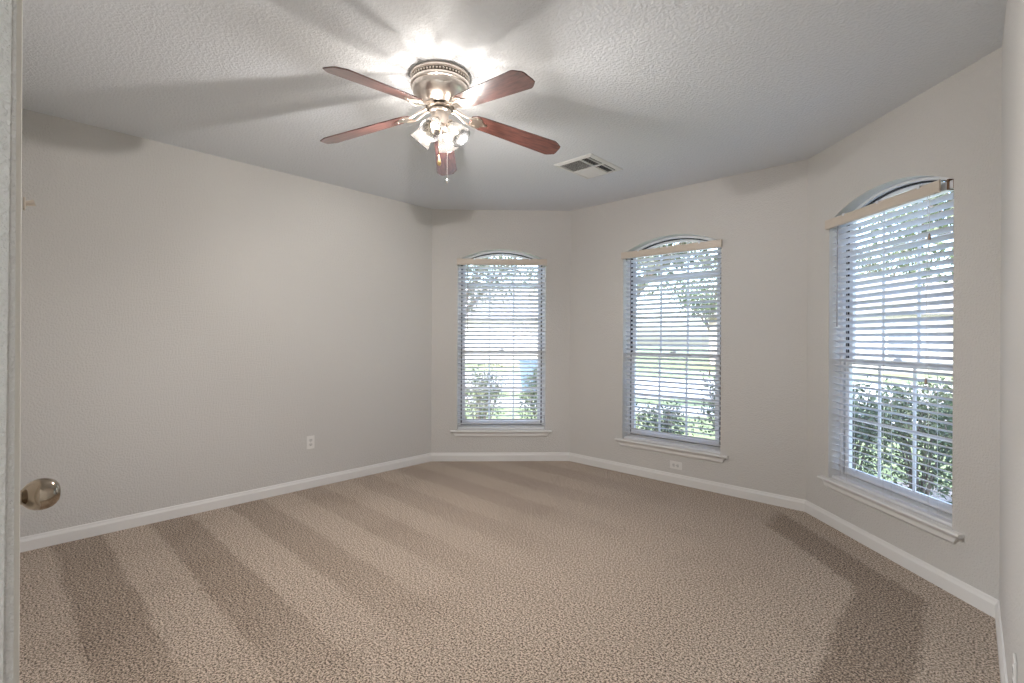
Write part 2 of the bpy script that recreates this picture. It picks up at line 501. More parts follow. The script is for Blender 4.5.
def window(k, fr):
    c = cent[k]; T = fr.T
    root = empty('window_%d' % k, fr(c, 0, ZS)); root['kind'] = 'structure'
    inv = Matrix.Translation(-root.location)
    TT = lambda v: T(v) - root.location
    # outer frame fixed in the wall
    bm = bmesh.new()
    ring_mesh(bm, outline(c, WH - .001, ZS + .001, ZSP, RISE - .001), outline(c, WH - .030, ZS + .04, ZSP - .008, RISE - .012), -.148, -.085, TT)
    new_obj('window_frame', bm, M['vinyl'], root)
    # dark weather seal track between frame and sash
    bm = bmesh.new()
    ring_mesh(bm, outline(c, WH - .031, ZS + .041, ZSP - .009, RISE - .013), outline(c, WH - .044, ZS + .047, ZSP - .012, RISE - .017), -.128, -.104, TT)
    new_obj('weather_seal', bm, M['gasket'], root)
    # upper sash (arched) and lower sash
    ZM = 1.185
    for nm, z0, z1, rise, na, nb in (('upper_sash', ZM - .02, ZSP - .013, RISE - .018, -.14, -.118), ('lower_sash', ZS + .048, ZM + .022, 0, -.117, -.092)):
        w = WH - .045
        bm = bmesh.new()
        if rise:
            ring_mesh(bm, outline(c, w, z0, z1, rise), outline(c, w - .034, z0 + .04, z1 - .008, rise - .014), na, nb, TT)
        else:
            o_ = [(c - w, z0), (c - w, z1), (c + w, z1), (c + w, z0)]
            i_ = [(c - w + .036, z0 + .045), (c - w + .036, z1 - .042), (c + w - .036, z1 - .042), (c + w - .036, z0 + .045)]
            ring_mesh(bm, o_, i_, na, nb, TT)
        sash = new_obj(nm, bm, M['vinyl'], root)
        # glass
        bm = bmesh.new(); mid = (na + nb) / 2; wi = w - .030
        if rise: pts = outline(c, wi, z0 + .035, z1 - .007, rise - .012)
        else: pts = [(c - wi, z0 + .04), (c - wi, z1 - .038), (c + wi, z1 - .038), (c + wi, z0 + .04)]
        fa = [bm.verts.new(TT(Vector((s, mid - .002, z)))) for s, z in pts]
        bm.faces.new(fa)
        new_obj('glass_pane', bm, M['glass'], sash)
        # muntin grid
        bm = bmesh.new(); g = .0095
        def ztop(s):
            if not rise: return z1 - .04
            ww = w - .034; rr = rise - .014; q = (ww * ww + rr * rr) / (2 * rr)
            return z1 - .008 + rr - q + math.sqrt(max(q * q - (s - c) ** 2, 0))
        for f_ in (-1 / 3, 1 / 3):
            s_ = c + f_ * (w - .034)
            box(bm, s_ - g, s_ + g, mid + .001, mid + .009, z0 + .038, ztop(s_) + .002, TT)
        for zz in ((1.555, 1.93) if rise else (.78,)):
            box(bm, c - w + .034, c + w - .034, mid + .0015, mid + .0085, zz - g, zz + g, TT)
        new_obj('muntin', bm, M['vinyl'], sash)
    # sash lock
    bm = bmesh.new(); box(bm, c - .03, c + .03, -.118, -.10, ZM + .022, ZM + .034, TT); bevel_all(bm, .003)
    box(bm, c - .006, c + .022, -.112, -.104, ZM + .034, ZM + .042, TT)
    new_obj('sash_lock', bm, M['vinyl'], root)
    # stool (sill board) and apron
    bm = bmesh.new()
    prof = [(-.086, 0), (.030, 0), (.036, -.004), (.038, -.010), (.036, -.017), (.030, -.020), (-.086, -.020)]
    s0, s1 = c - WH, c + WH
    # inside the opening
    box(bm, s0 + .001, s1 - .001, -.086, .0, ZS - .0, ZS + .0015, TT)
    pr = [(.0005, 0), (.030, 0), (.036, -.004), (.038, -.010), (.036, -.016), (.030, -.019), (.0005, -.019)]
    e0, e1 = s0 - .070, s1 + .070
    ra = [bm.verts.new(TT(Vector((e0, n, ZS + z)))) for n, z in pr]; rb = [bm.verts.new(TT(Vector((e1, n, ZS + z)))) for n, z in pr]
    for i in range(len(pr)):
        j = (i + 1) % len(pr); bm.faces.new((ra[i], rb[i], rb[j], ra[j]))
    bm.faces.new(ra); bm.faces.new(rb[::-1])
    new_obj('window_sill', bm, M['trim'], root)
    bm = bmesh.new()
    ap = [(.0005, 0), (.019, 0), (.021, -.006), (.017, -.013), (.015, -.022), (.0145, -.040), (.010, -.047), (.006, -.052), (.0005, -.052)]
    z = ZS - .019; e0, e1 = s0 - .045, s1 + .045
    ra = [bm.verts.new(TT(Vector((e0 - q * .55 + .0, n, z + q)))) for n, q in ap]
    ra = [bm.verts.new(TT(Vector((e0 + (-q) * .55, n, z + q)))) for n, q in ap]
    rb = [bm.verts.new(TT(Vector((e1 - (-q) * .55, n, z + q)))) for n, q in ap]
    for i in range(len(ap)):
        j = (i + 1) % len(ap); bm.faces.new((ra[i], rb[i], rb[j], ra[j]))
    bm.faces.new(ra); bm.faces.new(rb[::-1])
    loose = [v_ for v_ in bm.verts if not v_.link_faces]
    bmesh.ops.delete(bm, geom=loose, context='VERTS')
    new_obj('window_apron', bm, M['trim'], root)
    return root
for k, fr in ((1, F_bl), (2, F_b), (3, F_br)): window(k, fr)

# ------------------------------------------------------------------ blinds
ZV0, ZV1 = 2.137, 2.207
def blind(k, fr, label, wand_s, wand_z, cords):
    c = cent[k]; s0, s1 = c - WH + .006, c + WH - .006
    root = empty('window_blind', fr(c, -.045, ZS + .002))
    tag(root, label, 'window blind', 'wooden slat blinds in the arched windows')
    TT = lambda v: fr.T(v) - root.location
    NC = -.043                       # depth of the slat centres
    # valance
    bm = bmesh.new()
    v0, v1 = c - WH - .008, c + WH + .008
    if k == 3: v1 = c + WH - .055
    pv = [(.018, ZV0), (.027, ZV0 + .004), (.030, ZV0 + .012), (.028, ZV0 + .035), (.030, ZV1 - .012), (.027, ZV1 - .003), (.018, ZV1)]
    ra = [bm.verts.new(TT(Vector((v0, n, z)))) for n, z in pv]; rb = [bm.verts.new(TT(Vector((v1, n, z)))) for n, z in pv]
    for i in range(len(pv)):
        j = (i + 1) % len(pv); bm.faces.new((ra[i], rb[i], rb[j], ra[j]))
    bm.faces.new(ra); bm.faces.new(rb[::-1])
    val = new_obj('valance', bm, M['valance'], root)
    ends = [v0] + ([v1 - .009] if k != 3 else [])
    for e_ in ends:
        bm = bmesh.new(); box(bm, e_, e_ + .009, .001, .018, ZV0 + .001, ZV1 - .001, TT)
        new_obj('valance_return', bm, M['valance'], val)
    # headrail
    bm = bmesh.new(); box(bm, s0, s1, -.070, -.012, ZV0 + .012, ZV1 - .014, TT); bevel_all(bm, .003, 1)
    hr = new_obj('headrail', bm, M['slat'], root)
    for e_ in ((s1 - .004, s1 + .0045), (s1 - .040, s1 - .030)) if k == 3 else ((s0 - .0045, s0 - .0005), (s1 + .0005, s1 + .0045)):
        bm = bmesh.new(); box(bm, e_[0], e_[1], -.072, -.006, ZV0 + .008, ZV1 - .004, TT)
        new_obj('mounting_bracket', bm, M['bracket'], hr)
    # clips on the valance top
    for f_ in (-.30, .0, .30):
        bm = bmesh.new(); s_ = c + f_; box(bm, s_ - .009, s_ + .009, -.010, .026, ZV1 + .0002, ZV1 + .004, TT); box(bm, s_ - .009, s_ + .009, .0305, .033, ZV1 - .014, ZV1 + .004, TT)
        new_obj('valance_clip', bm, M['slat'], val)
    # slats
    bm = bmesh.new()
    pitch = .0440; tilt = -R(23); hw = .025; n_sl = 0
    z = ZV0 - .020
    zs = []
    while z > ZS + .045: zs.append(z); z -= pitch
    for zi, z in enumerate(zs):
        tl = tilt + R(random.uniform(-1.2, 1.2)); dz = random.uniform(-.0008, .0008)
        prof = []
        for i in range(5):
            u = -hw + 2 * hw * i / 4; cr = .0022 * (1 - (u / hw) ** 2)
            prof.append((u, cr + .0013))
        for i in range(4, -1, -1):
            u = -hw + 2 * hw * i / 4; cr = .0022 * (1 - (u / hw) ** 2)
            prof.append((u, cr - .0013))
        def q(s, u, w):              # u towards the room, drops with tilt
            return TT(Vector((s, NC + u * math.cos(tl) + w * math.sin(tl), z + dz - u * math.sin(tl) + w * math.cos(tl))))
        ra = [bm.verts.new(q(s0, u, w)) for u, w in prof]; rb = [bm.verts.new(q(s1, u, w)) for u, w in prof]
        for i in range(len(prof)):
            j = (i + 1) % len(prof); bm.faces.new((ra[i], rb[i], rb[j], ra[j]))
        bm.faces.new(ra); bm.faces.new(rb[::-1])
    new_obj('slats', bm, M['slat'], root)
    # bottom rail resting just above the sill
    bm = bmesh.new(); box(bm, s0, s1, NC - .026, NC + .026, ZS + .0025, ZS + .022, TT); bevel_all(bm, .004, 2)
    new_obj('bottom_rail', bm, M['slat'], root)
    # ladder cords
    for f_ in (-.32, 0, .32):
        s_ = c + f_
        bm = bmesh.new()
        for n_ in (NC - .0265, NC + .0265):
            tube(bm, [TT(Vector((s_, n_, ZS + .02))), TT(Vector((s_, n_, ZV0 + .015)))], .0011, 5)
        for z in zs:
            z2 = z - .0046
            tube(bm, [TT(Vector((s_, NC - .0265, z2 + .026 * math.tan(tilt)))), TT(Vector((s_, NC + .0265, z2 - .026 * math.tan(tilt))))], .0007, 4)
        new_obj('ladder_cord', bm, M['cord'], root)
    # wand
    bm = bmesh.new()
    tube(bm, [TT(Vector((wand_s, -.008, ZV0 + .012))), TT(Vector((wand_s, -.004, ZV0 - .02))), TT(Vector((wand_s, -.004, wand_z)))], [.0025, .0042, .0042], 6)
    new_obj('tilt_wand', bm, M['wand'], root)
    for cs, cz in cords:
        bm = bmesh.new()
        tube(bm, [TT(Vector((cs, -.006, ZV0 + .012))), TT(Vector((cs, -.003, cz)))], .0012, 5)
        cd = new_obj('lift_cord', bm, M['cord'], root)
        bm = bmesh.new()
        Tm = Matrix.Translation(TT(Vector((cs, -.003, cz - .034))))
        lathe(bm, [(.0035, 0), (.0075, .003), (.0078, .012), (.0055, .028), (.003, .038)], 12, Tm)
        new_obj('tassel', bm, M['tassel'], cd, True)
blind(1, F_bl, 'white slat blind in the farthest arched window, beside the long blank wall',
      cent[1] - .372, 1.40, [])
blind(2, F_b, 'white slat blind in the middle arched window, above the low wall outlet',
      cent[2] - .40, 1.25, [(cent[2] + .385, 1.06)])
blind(3, F_br, 'white slat blind in the rightmost arched window, dark bracket beside its valance',
      cent[3] - .405, 1.43, [(cent[3] + .335, 1.93), (cent[3] + .318, 1.12)])

# ------------------------------------------------------------------ ceiling fan
FX, FY = room(-.394, 2.63)
fan = empty('ceiling_fan', (FX, FY, H))
tag(fan, 'brushed nickel flush-mount ceiling fan with five cherry wood blades and four lit frosted glass shades', 'ceiling fan')
def Z(z): return z - H
bm = bmesh.new()
lathe(bm, [(0.0282, Z(2.7425)), (0.1504, Z(2.7425)), (0.1579, Z(2.740)), (0.1598, Z(2.733)), (0.1579, Z(2.727)), (0.1520, Z(2.724)), (0.1520, Z(2.700)), (0.1589, Z(2.696)), (0.1598, Z(2.688)),
           (0.1570, Z(2.681)), (0.1504, Z(2.678)), (0.1485, Z(2.660)), (.143, Z(2.646)), (.128, Z(2.624)), (.108, Z(2.606)), (.090, Z(2.595)), (.080, Z(2.590)), (.076, Z(2.585)), (.03, Z(2.585))], 64)
hous = new_obj('motor_housing', bm, M['nickel'], fan, True)
bm = bmesh.new()
for i in range(56):
    a = 2 * math.pi * i / 56
    bmesh.ops.create_uvsphere(bm, u_segments=8, v_segments=6, radius=.0060, matrix=Matrix.Translation((.1525 * math.cos(a), .1525 * math.sin(a), Z(2.712))))
new_obj('beaded_band', bm, M['nickel'], hous, True)
bm = bmesh.new()
lathe(bm, [(.1505, Z(2.7225)), (.1528, Z(2.722)), (.1528, Z(2.702)), (.1505, Z(2.7015))], 64, None, False, False)
new_obj('dark_band', bm, M['nickel_dark'], hous, True)  # plain dark ring behind the beads, darkens the gaps between them
bm = bmesh.new()
lathe(bm, [(.02, Z(2.5845)), (.070, Z(2.5845)), (.076, Z(2.5790)), (.076, Z(2.5700)), (.068, Z(2.5650)), (.02, Z(2.5650))], 40)
new_obj('flywheel', bm, M['nickel_dark'], fan, True)
bm = bmesh.new()
lathe(bm, [(.02, Z(2.5645)), (.052, Z(2.5645)), (.058, Z(2.5590)), (.056, Z(2.5510)), (.047, Z(2.5450)), (.0455, Z(2.5370)), (.0455, Z(2.4870)), (.049, Z(2.4820)), (.049, Z(2.4750)), (.02, Z(2.4750))], 40)
new_obj('switch_housing', bm, M['nickel'], fan, True)
bm = bmesh.new()
lathe(bm, [(.02, Z(2.4745)), (.045, Z(2.4745)), (.052, Z(2.4650)), (.050, Z(2.4530)), (.038, Z(2.4390)), (.020, Z(2.4310)), (.009, Z(2.4270)), (.008, Z(2.4170)), (.003, Z(2.4130))], 40)
fit = new_obj('light_fitter', bm, M['nickel'], fan, True)
# blades
DROOP, PITCH = R(9.0), R(12)
def blade_pt(r, y, w, r0=.20, z0=2.533):
    """r out from the axis, y across, w through the thickness"""
    z = w * math.cos(PITCH) - y * math.sin(PITCH); yy = y * math.cos(PITCH) + w * math.sin(PITCH)
    dr = r - r0
    return Vector((r0 + dr * math.cos(DROOP) + z * math.sin(DROOP), yy, Z(z0) - dr * math.sin(DROOP) + z * math.cos(DROOP)))
ol = [(.170, -.030), (.200, -.050), (.235, -.0535), (.667, -.068), (.676, -.062), (.686, -.060), (.716, -.040), (.720, -.024),
      (.720, .024), (.716, .040), (.686, .060), (.676, .062), (.667, .068), (.235, .0535), (.200, .050), (.170, .030)]
def make_blade():
    bm = bmesh.new()
    prism(bm, ol, 0, .006, lambda v: blade_pt(v.x, v.y, v.z))
    bmesh.ops.bevel(bm, geom=[e for e in bm.edges], offset=.0015, segments=1, affect='EDGES')
    b = new_obj('blade', bm, M['wood'], fan)
    bm = bmesh.new()
    # curved arm from flywheel
    for sgn in (-1, 1):
        P0 = Vector((.062, .016 * sgn, Z(2.574))); P3 = blade_pt(.205, .030 * sgn, -.004)
        P1 = Vector((.115, .012 * sgn, Z(2.572))); P2 = Vector((.130, .034 * sgn, Z(2.522)))
        pts = []
        for i in range(11):
            t = i / 10; pts.append(P0 * (1 - t) ** 3 + P1 * 3 * t * (1 - t) ** 2 + P2 * 3 * t * t * (1 - t) + P3 * t ** 3)
        tube(bm, pts, [.0075 - .002 * i / 10 for i in range(11)], 8)
    # scalloped plate under the blade
    pl = [(.172, -.028), (.19, -.044), (.212, -.046), (.228, -.036), (.236, -.018), (.262, -.008), (.268, 0), (.262, .008), (.236, .018), (.228, .036), (.212, .046), (.19, .044), (.172, .028), (.18, 0)]
    prism(bm, pl, -.0045, -.0002, lambda v: blade_pt(v.x, v.y, v.z))
    for (sr, sy) in ((.205, -.032), (.205, .032), (.250, 0)):
        p = blade_pt(sr, sy, -.006)
        bmesh.ops.create_uvsphere(bm, u_segments=10, v_segments=6, radius=.0055, matrix=Matrix.Translation(p) @ Matrix.Diagonal((1, 1, .6, 1)))
    ir = new_obj('blade_iron', bm, M['nickel'], b, True)
    return b, ir
b0, ir0 = make_blade()
for i in range(5):
    ang = R(90 - (-4.3 + 72 * i) + YAW)
    if i == 0: b = b0
    else:
        b = b0.copy(); COL.objects.link(b); b.parent = fan
        ic = ir0.copy(); COL.objects.link(ic); ic.parent = b
    b.rotation_euler = (0, 0, ang)
# lamp shades, sockets, bulbs
TILT = R(41)
for i in range(4):
    ang = R(90 - (15 + 90 * i) + YAW)
    Tm = Matrix.Rotation(ang, 4, 'Z') @ Matrix.Translation((.048, 0, Z(2.487))) @ Matrix.Rotation(math.pi - TILT, 4, 'Y')
    # local +Z now points outward and down
    bm = bmesh.new()
    out = [(.0245, .008), (.027, .016), (.034, .026), (.0425, .042), (.0475, .060), (.050, .078), (.0535, .094), (.0585, .106), (.0605, .113)]
    inn = [(r - .0022, z) for r, z in reversed(out)]
    lathe(bm, out + inn, 32, None, False, False)
    sh = new_obj('lamp_shade', bm, M['shade'], fan, True)
    sh.matrix_local = Tm
    bm = bmesh.new()
    lathe(bm, [(.008, -.022), (.014, -.020), (.016, -.004), (.0265, .000), (.0275, .008), (.0235, .012), (.010, .012)], 24)
    new_obj('shade_holder', bm, M['nickel'], sh, True)
    bm = bmesh.new()
    lathe(bm, [(.007, .012), (.0085, .020), (.013, .030), (.0165, .044), (.0165, .054), (.012, .066), (.005, .076), (.001, .080)], 20)
    new_obj('bulb', bm, M['bulb'], sh, True)
    d = bpy.data.lights.new('fan_bulb_light', 'POINT'); d.energy = BULB_W; d.color = (1, .95, .92); d.shadow_soft_size = .012
    lo = bpy.data.objects.new('fan_bulb_light', d); COL.objects.link(lo); lo.parent = fan
    lo.matrix_local = Tm @ Matrix.Translation((0, 0, .096))
    # curved arm
    bm = bmesh.new()
    a = Vector((.020, 0, Z(2.468))); e_ = (Matrix.Rotation(-ang, 4, 'Z') @ Tm) @ Vector((0, 0, -.018))
    tube(bm, [a, a.lerp(e_, .5) + Vector((0, 0, .004)), e_], .007, 8)
    o = new_obj('lamp_arm', bm, M['nickel'], fan, True); o.rotation_euler = (0, 0, ang)
# pull chains
for cx_, cy_, ztop, zbot, fob in ((.004, -.050, 2.470, 2.300, True), (.046, -.046, 2.474, 2.175, False)):
    x_, y_ = room(cx_, cy_)
    bm = bmesh.new()
    n_ = int((ztop - zbot) / .0055)
    for i in range(n_):
        bmesh.ops.create_icosphere(bm, subdivisions=1, radius=.0019, matrix=Matrix.Translation((x_, y_, Z(ztop - i * .0055))))
    tube(bm, [(x_, y_, Z(ztop)), (x_, y_, Z(zbot))], .0008, 4)
    ch = new_obj('pull_chain', bm, M['brass'] if fob else M['nickel'], fan, True)
    bm = bmesh.new()
    Tm = Matrix.Translation((x_, y_, Z(zbot)))
    if fob: lathe(bm, [(.002, 0), (.004, -.004), (.006, -.018), (.0105, -.034), (.0105, -.044), (.006, -.052), (.001, -.054)], 16, Tm)
    else: lathe(bm, [(.0015, 0), (.004, -.004), (.005, -.012), (.003, -.018), (.001, -.020)], 12, Tm)
    new_obj('chain_fob', bm, M['brass'] if fob else M['nickel'], ch, True)

# ------------------------------------------------------------------ ceiling register
VX0, VX1, VY0, VY1 = -2.462, -2.100, 3.095, 3.565
vt = empty('ceiling_vent', ((VX0 + VX1) / 2, (VY0 + VY1) / 2, H))
tag(vt, 'white louvered air vent set in the ceiling beyond the fan', 'air vent')
hx, hy = (VX1 - VX0) / 2, (VY1 - VY0) / 2
bm = bmesh.new()
o1 = [(-hx, -hy), (hx, -hy), (hx, hy), (-hx, hy)]; o2 = [(-hx + .034, -hy + .034), (hx - .034, -hy + .034), (hx - .034, hy - .034), (-hx + .034, hy - .034)]
lv = [[(x, y, -.0006) for x, y in o1], [(x * .985, y * .988, -.005) for x, y in o1], [(x, y, -.013) for x, y in o2], [(x * .97, y * .98, -.0006) for x, y in o2]]
rs = [[bm.verts.new(p) for p in r_] for r_ in lv]
for a, b in zip(rs, rs[1:]):
    for i in range(4): bm.faces.new((a[i], a[(i + 1) % 4], b[(i + 1) % 4], b[i]))
new_obj('vent_frame', bm, M['vent'], vt)
bm = bmesh.new(); box(bm, -hx + .030, hx - .030, -hy + .030, hy - .030, -.0015, -.0005); new_obj('duct_backing', bm, M['vent_dark'], vt)
bm = bmesh.new(); box(bm, -hx + .034, hx - .034, -.006, .006, -.013, -.003); box(bm, .048, .056, -hy + .034, hy - .034, -.013, -.003); box(bm, hx - .062, hx - .056, -hy + .034, hy - .034, -.013, -.003)
new_obj('vent_divider', bm, M['vent'], vt)
def louvre(name, x0, x1, y0, y1, along, n, lean):
    bm = bmesh.new()
    for i in range(n):
        f_ = (i + .5) / n
        if along == 'x':
            c_ = y0 + (y1 - y0) * f_; Tm = Matrix.Translation(((x0 + x1) / 2, c_, -.0078)) @ Matrix.Rotation(lean, 4, 'X')
            box(bm, -(x1 - x0) / 2, (x1 - x0) / 2, -.0072, .0072, -.0005, .0005, Tm)
        else:
            c_ = x0 + (x1 - x0) * f_; Tm = Matrix.Translation((c_, (y0 + y1) / 2, -.0078)) @ Matrix.Rotation(lean, 4, 'Y')
            box(bm, -.0072, .0072, -(y1 - y0) / 2, (y1 - y0) / 2, -.0005, .0005, Tm)
    new_obj(name, bm, M['vent'], vt)
louvre('louvre', -hx + .036, .046, -hy + .036, -.008, 'x', 13, R(30))
louvre('louvre', -hx + .036, .046, .008, hy - .036, 'x', 13, R(-30))
louvre('louvre', .058, hx - .064, -hy + .036, -.008, 'y', 4, R(35))
louvre('louvre', .058, hx - .064, .008, hy - .036, 'y', 4, R(35))

# ------------------------------------------------------------------ outlets
def outlet(fr, s, z, label, horizontal=False, group=None):
    o = empty('wall_outlet', fr(s, 0, z)); tag(o, label, 'outlet', group)
    w, h = (.0575, .035) if horizontal else (.035, .0575)
    TT = lambda v: fr.T(v) - o.location
    bm = bmesh.new(); box(bm, s - w, s + w, .0006, .0066, z - h, z + h, TT); bevel_all(bm, .0022, 2)
    pl = new_obj('cover_plate', bm, M['plate'], o)
    for sg in (-1, 1):
        cs, cz = (s + sg * .0195, z) if horizontal else (s, z + sg * .0195)
        bm = bmesh.new()
        pts = []
        for i in range(20):
            a = 2 * math.pi * i / 20; x_ = .0170 * math.cos(a); y_ = max(-.0125, min(.0125, .0170 * math.sin(a)))
            if horizontal: x_, y_ = y_, x_
            pts.append((cs + x_, cz + y_))
        va = [bm.verts.new(TT(Vector((x_, .0060, y_)))) for x_, y_ in pts]; vb = [bm.verts.new(TT(Vector((x_, .0085, y_)))) for x_, y_ in pts]
        bm.faces.new(vb); bm.faces.new(va[::-1])
        for i in range(20): bm.faces.new((va[i], va[(i + 1) % 20], vb[(i + 1) % 20], vb[i]))
        sk = new_obj('socket_face', bm, M['socket'], o)
        bm = bmesh.new()
        for dx, dz, a_, b_ in ((-.0065, .003, .0011, .0042), (.0065, .003, .0011, .0034), (0, -.0075, .0024, .0024)):
            if horizontal: dx, dz, a_, b_ = dz, dx, b_, a_
            box(bm, cs + dx - a_, cs + dx + a_, .0084, .0090, cz + dz - b_, cz + dz + b_, TT)
        new_obj('socket_slots', bm, M['slot'], sk)
    bm = bmesh.new(); Tm = Matrix.Translation(TT(Vector((s, .0062, z)))) @ Vector((0, 0, 1)).rotation_difference(Vector((fr.n.x, fr.n.y, 0))).to_matrix().to_4x4()
    lathe(bm, [(.0030, 0), (.0030, .0008), (.002, .0012)], 12, Tm); new_obj('plate_screw', bm, M['screw'], o)
outlet(F_left, F_left.len - 1.335, .405, 'white duplex outlet on the long blank left wall, upright plate')
outlet(F_b, 1.222, .170, 'white outlet plate lying sideways low on the wall under the middle window', True)
outlet(F_r, 1.205, .325, 'white outlet seen edge-on on the near right wall at the picture edge')

# ------------------------------------------------------------------ closet door beside the doorway, its casing and knob
door = empty('door_1', F_rear((CD0 + CD1) / 2, -.02, 0)); door['kind'] = 'structure'
TT = lambda v: F_rear.T(v) - door.location
bm = bmesh.new(); box(bm, CD0 + .003, CD1 - .003, -.048, -.012, .012, 2.045, TT)
dl = new_obj('door_leaf', bm, M['door'], door)
bm = bmesh.new()
w_ = (CD1 - CD0)
for z0_, z1_ in ((.22, .86), (1.02, 1.86)):
    for k_ in (0, 1):
        a_ = CD0 + .11 + k_ * (w_ / 2 - .055); b_ = a_ + w_ / 2 - .165
        ring_mesh(bm, [(a_, z0_), (a_, z1_), (b_, z1_), (b_, z0_)], [(a_ + .02, z0_ + .02), (a_ + .02, z1_ - .02), (b_ - .02, z1_ - .02), (b_ - .02, z0_ + .02)], -.0121, -.006, TT)
new_obj('panel_moulding', bm, M['door'], dl)
# knob
kz = 1.030; ks = 1.292 + xR
rot = Vector((0, 0, 1)).rotation_difference(Vector((0, 1, 0))).to_matrix().to_4x4()
Tk = Matrix.Translation(TT(Vector((ks, -.012, kz)))) @ rot
bm = bmesh.new()
lathe(bm, [(.010, .0005), (.030, .0005), (.031, .004), (.027, .008), (.0150, .010), (.0135, .013), (.0135, .024), (.0145, .027), (.0205, .031), (.0255, .037), (.0287, .045), (.0297, .053), (.0288, .061), (.0262, .068), (.0220, .0735), (.0155, .0780), (.008, .0800), (.002, .0805)], 48, Tk)
new_obj('door_knob', bm, M['knob'], dl, True)
# casing
bm = bmesh.new()
cw = .060
cs0, cs1, ct = CD0, CD1, 2.05
pro = [(0, .0005), (0, .004), (.008, .006), (.030, .0075), (.048, .009), (.058, .008), (cw, .0005)]
def casing_ring(pts):                # pts along path at inner edge with outward dir
    rr = []
    for (s, z), (os_, oz) in pts:
        rr.append([bm.verts.new(TT(Vector((s + os_ * u, n, z + oz * u)))) for u, n in pro])
    for a, b in zip(rr, rr[1:]):
        for i in range(len(pro)):
            j = (i + 1) % len(pro); bm.faces.new((a[i], b[i], b[j], a[j]))
    bm.faces.new(rr[0]); bm.faces.new(rr[-1][::-1])
casing_ring([((cs0, .001), (-1, 0)), ((cs0, ct), (-1, 1)), ((cs1, ct), (1, 1)), ((cs1, .001), (1, 0))])
new_obj('door_casing', bm, M['door'], door)
bm = bmesh.new()
for a_, b_ in ((CD0 + .0003, CD0 + .0028), (CD1 - .0028, CD1 - .0003)): box(bm, a_, b_, -.114, -.0005, .001, 2.048, TT)
box(bm, CD0 + .003, CD1 - .003, -.065, -.0495, 2.036, 2.048, TT)
new_obj('door_jamb', bm, M['door'], door)
# little peg on the casing
hk = empty('wall_peg', F_rear(CD0 - .03, .011, 1.558)); tag(hk, 'small beige peg sticking out of the narrow door trim at the far left', 'peg')
Tm = rot
bm = bmesh.new(); box(bm, -.010, .010, .0, .003, -.011, .009); bevel_all(bm, .001, 1); 
new_obj('peg_plate', bm, M['valance'], hk)
bm = bmesh.new(); tube(bm, [(0, .0028, 0), (0, .008, .001), (0, .014, .003)], [.0045, .0045, .0055], 10); new_obj('peg_tip', bm, M['valance'], hk)

# ------------------------------------------------------------------ outside
GZ = -.28
def ground(name, pts, z, m, th=.06):
    bm = bmesh.new(); prism(bm, pts, z - th, z); o = new_obj(name, bm, m); o['kind'] = 'structure'; return o
ground('ground', [(-90, 4.6), (60, 4.6), (60, 110), (-90, 110)], GZ, M['lawn'], .3)
ground('ground_side', [(-90, -40), (-4.6, -40), (-4.6, 4.6), (-90, 4.6)], GZ, M['lawn'], .3)
ground('planting_bed', [(-5.6, 4.0), (-4.45, 3.42), (-3.36, 4.50), (-.80, 4.50), (.30, 3.42), (1.6, 3.6), (1.6, 7.4), (-3.5, 6.4), (-5.6, 5.6)], GZ + .03, M['mulch'], .05)
hd = R(115)                          # street runs across the view
def strip(name, dist, width, z, m, half=60):
    n = Vector((math.cos(hd), math.sin(hd))); t = Vector((-n.y, n.x))
    a, b = n * dist, n * (dist + width)
    pts = [a + t * half, a - t * half, b - t * half, b + t * half]
    return ground(name, [(p.x, p.y) for p in pts], z, m, .05)
strip('sidewalk', 11.0, 1.5, GZ + .02, M['concrete'])
strip('street', 14.0, 8.0, GZ + .01, M['concrete'], 60)
strip('far_sidewalk', 24.5, 1.3, GZ + .02, M['concrete'])

def leaf(bm, p, size, rng):
    d = Vector((rng.gauss(0, 1), rng.gauss(0, 1), rng.gauss(0, .7))).normalized()
    a = d.orthogonal().normalized(); a.rotate(Matrix.Rotation(rng.uniform(0, 6.28), 3, d)); b = d.cross(a)
    l, w = size * rng.uniform(.7, 1.2), size * .48
    v = [bm.verts.new(p - a * l * .5), bm.verts.new(p + b * w * .5), bm.verts.new(p + a * l * .5), bm.verts.new(p - b * w * .5)]
    bm.faces.new(v)
def shrub(name, x, y, w, d, h, n, size, m, label, stems=10, seed=1, group=None, low=.1):
    rng = random.Random(seed)
    root = empty(name, (x, y, GZ + .03)); tag(root, label, 'shrub', group)
    sb = bmesh.new(); lb = bmesh.new(); tips = []
    for i in range(stems):
        a = rng.uniform(0, 6.28); r = rng.uniform(.2, .9)
        tip = Vector((math.cos(a) * r * w / 2, math.sin(a) * r * d / 2, h * rng.uniform(.65, .97)))
        mid = tip * .5 + Vector((rng.uniform(-.05, .05), rng.uniform(-.05, .05), h * .08))
        tube(sb, [(tip.x * .1, tip.y * .1, 0), mid, tip], [.012, .008, .004], 5)
        for k in range(6):
            b = mid.lerp(tip, rng.random()); c_ = b + Vector((rng.gauss(0, .12) * w, rng.gauss(0, .12) * d, rng.uniform(0, .2) * h))
            c_.z = min(c_.z, h * .98); tube(sb, [b, c_], [.004, .002], 4); tips.append(c_)
        tips.append(tip)
    for i in range(n):
        if rng.random() < .45:
            t_ = rng.choice(tips); p = t_ + Vector([rng.gauss(0, .05) for _ in range(3)])
        else:
            while True:
                q = Vector((rng.uniform(-1, 1), rng.uniform(-1, 1), rng.uniform(-1, 1)))
                if .45 < q.length < 1: break
            p = Vector((q.x * w / 2, q.y * d / 2, h * (.5 + low / 2) + q.z * h * (.5 - low / 2)))
        p.z = max(p.z, .03); leaf(lb, p, size, rng)
    new_obj('stems', sb, M['bark'], root); new_obj('foliage', lb, m, root)
